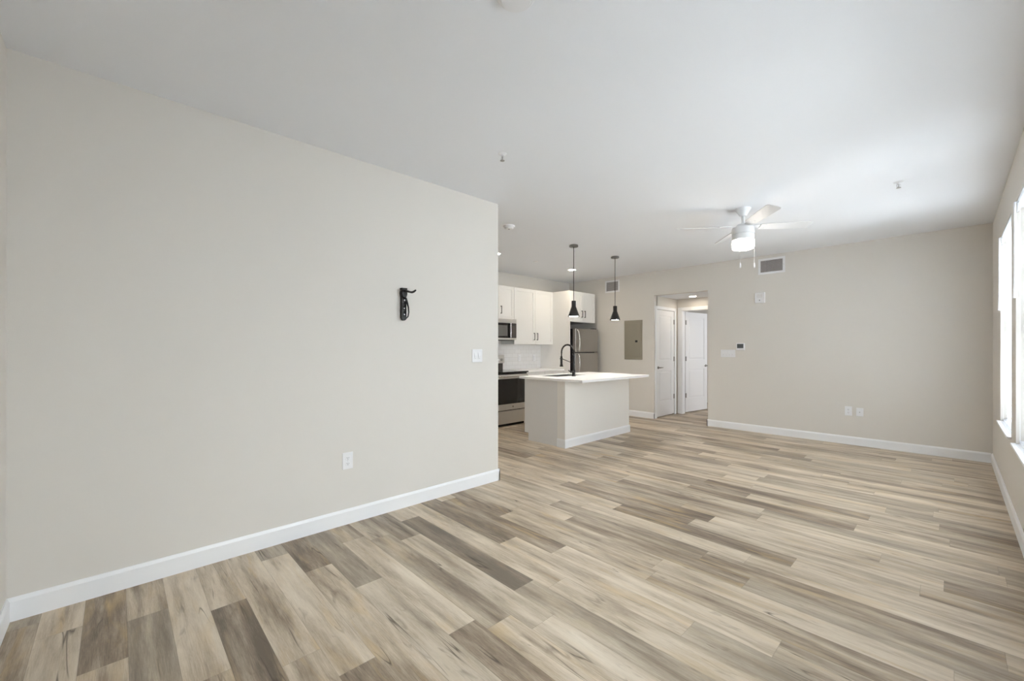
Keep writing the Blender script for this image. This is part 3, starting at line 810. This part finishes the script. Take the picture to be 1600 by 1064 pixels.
MB().lathe([(0.100, 2.416), (0.102, 2.405), (0.102, 2.345), (0.094, 2.328), (0.07, 2.32), (0.002, 2.318)], c, 40).build('light_drum', M['lens_cool'], t, smooth=True)
for k in range(4):
    th = math.radians(40 + 90 * k)
    m = Matrix.Translation(Vector((fx, fy, 2.553))) @ Matrix.Rotation(th, 4, 'Z') @ Matrix.Rotation(math.radians(-15), 4, 'X')
    mb = MB()
    out = [(0.16, -0.052), (0.60, -0.066), (0.625, -0.060), (0.635, -0.045), (0.635, 0.045), (0.625, 0.060), (0.60, 0.066), (0.16, 0.052)]
    mb.prism(out, -0.003, 0.003, 'z')
    for v in mb.bm.verts: v.co = m @ v.co
    bl = mb.build('blade', M['blade_white'], t, 0.0015)
    mb = MB().prism([(0.075, -0.022), (0.15, -0.03), (0.235, -0.04), (0.25, -0.03), (0.25, 0.03), (0.235, 0.04), (0.15, 0.03), (0.075, 0.022)], 0.003, 0.008, 'z')
    for sy in (-0.022, 0.022): mb.lathe([(0.006, -0.003), (0.006, -0.006)], (0.215, sy, 0), 10)
    for v in mb.bm.verts: v.co = m @ v.co
    mb.build('blade_iron', M['fan_white'], bl)
r_ = Vector((0.688, 0.726, 0))
for s, zb, ph in ((-0.072, 2.117, 0), (0.070, 2.117, 1)):
    px, py = fx + r_.x * s - 0.726 * -0.078, fy + r_.y * s - 0.688 * 0.078
    mb = MB()
    n = 40
    mb.tube([(px, py, 2.43), (px, py, zb + 0.05)], 0.0013, 6)
    for i in range(n):
        z = 2.43 - (2.43 - zb - 0.05) * i / n
        mb.lathe([(0.0006, 0.0022), (0.0022, 0.0), (0.0006, -0.0022)], (px, py, z), 6)
    ch = mb.build('pull_chain', M['fan_white'], t)
    MB().lathe([(0.002, 0.055), (0.005, 0.045), (0.0075, 0.02), (0.0065, 0.006), (0.003, 0.0)], (px, py, zb), 14).build('pull_knob', M['plastic'], ch, smooth=True)

# ------------------------------------------------------------------ wall registers
def register(x0, x1, z0, z1, label, cols):
    t = thing('wall_vent', label, 'vent', ((x0 + x1) / 2, YB, (z0 + z1) / 2), group='white supply vents high on the far wall')
    f = 0.032; y = YB
    mb = MB()
    mb.box(x0, x0 + f, y - 0.010, y, z0, z1).box(x1 - f, x1, y - 0.010, y, z0, z1).box(x0 + f, x1 - f, y - 0.010, y, z0, z0 + f).box(x0 + f, x1 - f, y - 0.010, y, z1 - f, z1)
    mb.build('frame', M['plastic'], t, 0.002)
    MB().box(x0 + f, x1 - f, y - 0.0015, y, z0 + f, z1 - f).build('duct_backing', M['grille_dark'], t)
    mb = MB()
    for i in range(cols):
        x = x0 + f + (x1 - x0 - 2 * f) * (i + 0.5) / cols
        mb.box(x - 0.0016, x + 0.0016, y - 0.009, y - 0.002, z0 + f, z1 - f)
    mb.build('upright_blades', M['grille'], t)
    mb = MB()
    for i in range(9):
        z = z0 + f + (z1 - z0 - 2 * f) * (i + 0.5) / 9
        mb.box(x0 + f, x1 - f, y - 0.006, y - 0.0017, z - 0.0016, z + 0.0016)
    mb.build('cross_blades', M['grille'], t)
    for x, z in ((x0 + f / 2, (z0 + z1) / 2), (x1 - f / 2, (z0 + z1) / 2)):
        MB().lathe([(0.005, -0.010), (0.004, -0.012)], (x, y, z), 10, 'y').build('screw', M['grille'], t)
register(-2.073, -1.712, 2.449, 2.690, 'white wall vent to the right of the ceiling fan', 18)
register(-4.872, -4.538, 2.436, 2.678, 'white wall vent behind the farther pendant stem', 17)

# ------------------------------------------------------------------ breaker panel, alarm, thermostat
t = thing('breaker_panel', 'grey metal breaker panel on the far wall beside the refrigerator', 'electrical panel', (-4.234, YB, 1.47))
MB().box(-4.426, -4.041, YB - 0.012, YB, 1.093, 1.851).build('cover', M['panel_grey'], t, 0.003)
dd = MB().box(-4.39, -4.077, YB - 0.018, YB - 0.012, 1.15, 1.79).build('door', M['panel_grey'], t, 0.002)
MB().box(-4.185, -4.135, YB - 0.024, YB - 0.018, 1.425, 1.465).build('latch', M['black_plastic'], dd, 0.002)
t = thing('alarm_sounder', 'square white alarm box high on the far wall beneath the vent', 'alarm', (-2.045, YB, 2.09))
MB().box(-2.112, -1.976, YB - 0.035, YB, 2.010, 2.172).build('housing', M['plastic'], t, 0.006)
mb = MB()
for i in range(6):
    for j in range(4):
        mb.lathe([(0.0045, -0.035), (0.0045, -0.0362)], (-2.08 + i * 0.0135, YB, 2.10 + j * 0.0135), 8, 'y')
mb.build('grille_dots', M['grille'], t)
MB().lathe([(0.008, -0.035), (0.006, -0.041)], (-2.046, YB, 2.052), 14, 'y').build('indicator', M['plastic_grey'], t)
t = thing('thermostat', 'small white thermostat with a dark screen on the far wall', 'thermostat', (-2.322, YB, 1.335))
MB().box(-2.384, -2.262, YB - 0.024, YB, 1.278, 1.392).build('body', M['plastic'], t, 0.005)
MB().box(-2.371, -2.278, YB - 0.0255, YB - 0.024, 1.312, 1.380).build('screen', M['screen'], t)

# ------------------------------------------------------------------ outlets and switches; prototypes face -Y, centred
def plate(t, w, h):
    MB().box(-w / 2, w / 2, -0.006, 0, -h / 2, h / 2).build('cover_plate', M['plastic'], t, 0.0025)
def duplex(label, loc, rotz, group):
    t = thing('power_outlet', label, 'outlet', loc, rotz, group, local=True)
    plate(t, 0.078, 0.124)
    for z in (-0.021, 0.021):
        rc = MB().box(-0.017, 0.017, -0.0085, -0.006, z - 0.0145, z + 0.0145).build('receptacle', M['plastic'], t, 0.002)
        MB().box(-0.0075, -0.0050, -0.0088, -0.0085, z - 0.002, z + 0.007).box(0.0050, 0.0075, -0.0088, -0.0085, z - 0.002, z + 0.006).lathe([(0.0028, -0.0085), (0.0028, -0.0088)], (0, 0, z - 0.008), 10, 'y').build('slots', M['plastic_grey'], rc)
    MB().lathe([(0.003, -0.006), (0.0025, -0.0075)], (0, 0, 0), 10, 'y').build('screw', M['grille'], t)
    return t
def rockers(label, loc, rotz, n, w, h=0.122, name='light_switch', cat='switch'):
    t = thing(name, label, cat, loc, rotz, None, local=True)
    plate(t, w, h)
    for i in range(n):
        x = (i - (n - 1) / 2) * 0.046
        mb = MB().box(x - 0.0165, x + 0.0165, -0.0078, -0.006, -0.0335, 0.0335)
        mb.prism([(-0.006, -0.031), (-0.0082, -0.031), (-0.0115, 0.0), (-0.0082, 0.031), (-0.006, 0.031)], x - 0.0145, x + 0.0145, 'x')
        mb.build('rocker', M['plastic'], t, 0.0006)
        MB().box(x - 0.004, x + 0.004, -0.0098, -0.0088, -0.0245, -0.0225).build('pilot_light', M['plastic_grey'], t)
    return t
G = 'white wall outlets'
o1 = duplex('white wall outlet low on the left wall', (XL, 1.249, 0.470), PI / 2, G)
dup(o1, (-0.971, YB, 0.455), 0, 'left one of the two white plates low on the far wall')
t = thing('cable_plate', 'right one of the two white plates low on the far wall', 'wall plate', (-0.851, YB, 0.451), 0, None, local=True)
plate(t, 0.074, 0.112)
MB().box(-0.0165, 0.0165, -0.0075, -0.006, -0.033, 0.033).build('insert', M['plastic'], t, 0.001)
MB().lathe([(0.005, -0.0075), (0.005, -0.016), (0.002, -0.016)], (0, 0, 0), 12, 'y').build('cable_jack', M['nickel'], t)
dup(o1, (XK + 0.010, 5.685, 1.124), PI / 2, 'left outlet on the tiled backsplash, nearer the range')
dup(o1, (XK + 0.010, 6.10, 1.119), PI / 2, 'right outlet on the tiled backsplash, nearer the refrigerator')
rockers('white double light switch on the left wall near its end', (XL, 2.483, 1.238), PI / 2, 2, 0.122)
rockers('wide white multi switch plate on the far wall below the thermostat', (-2.515, YB, 1.226), 0, 4, 0.222)

# ------------------------------------------------------------------ black folding bracket on the left wall
t = thing('wall_bracket', 'black folding wall bracket with a curved prong on the left wall', 'bracket', (XL, 1.699, 1.55))
x = XL; yc = 1.699
MB().box(x, x + 0.006, yc - 0.021, yc + 0.021, 1.553, 1.79).build('back_plate', M['black'], t, 0.004)
prof = []
for k in range(24):
    a = 2 * PI * k / 24
    prof.append((yc + 0.029 * math.cos(a), 1.757 + 0.042 * math.sin(a)))
hd = MB().loft([[(x + 0.006, p[0], p[1]) for p in prof], [(x + 0.034, p[0], p[1]) for p in prof], [(x + 0.043, yc + (p[0] - yc) * .8, 1.757 + (p[1] - 1.757) * .85) for p in prof]])
hd.box(x + 0.004, x + 0.042, yc - 0.025, yc + 0.025, 1.786, 1.800)
hd.build('head', M['black'], t, 0.003)
mb = MB().box(x + 0.006, x + 0.018, yc - 0.020, yc + 0.020, 1.552, 1.722)
mb.box(x + 0.018, x + 0.036, yc - 0.020, yc - 0.014, 1.552, 1.722).box(x + 0.018, x + 0.036, yc + 0.014, yc + 0.020, 1.552, 1.722)
for k in range(6): mb.box(x + 0.018, x + 0.030, yc - 0.014, yc + 0.014, 1.558 + k * 0.026, 1.568 + k * 0.026)
mb.lathe([(0.0205, x + 0.006), (0.0205, x + 0.036)], (0, yc, 1.555), 24, 'x')
ar = mb.build('channel_arm', M['black'], t, 0.002)
for z in (1.583, 1.633, 1.702):
    MB().lathe([(0.0065, 0.030), (0.0065, 0.037), (0.004, 0.040)], (x, yc, z), 12, 'x').build('bolt', M['silver_dot'], ar, smooth=True)
MB().tube([(x + 0.024, yc + 0.021, 1.720), (x + 0.03, yc + 0.028, 1.685), (x + 0.033, yc + 0.038, 1.645), (x + 0.034, yc + 0.041, 1.605), (x + 0.032, yc + 0.036, 1.570), (x + 0.026, yc + 0.020, 1.552)], [0.008, 0.0085, 0.0065, 0.0055, 0.0055, 0.006], 8).build('strap_loop', M['black'], t, smooth=True)
MB().tube([(x + 0.034, yc + 0.004, 1.778), (x + 0.075, yc + 0.004, 1.770), (x + 0.115, yc + 0.004, 1.760), (x + 0.150, yc + 0.004, 1.754), (x + 0.178, yc + 0.004, 1.756), (x + 0.205, yc + 0.004, 1.764)], [0.009, 0.009, 0.0085, 0.009, 0.009, 0.007], 10).build('prong', M['black'], t, smooth=True)

# drop helper property
for r in ROOTS:
    if '_o' in r: del r['_o']
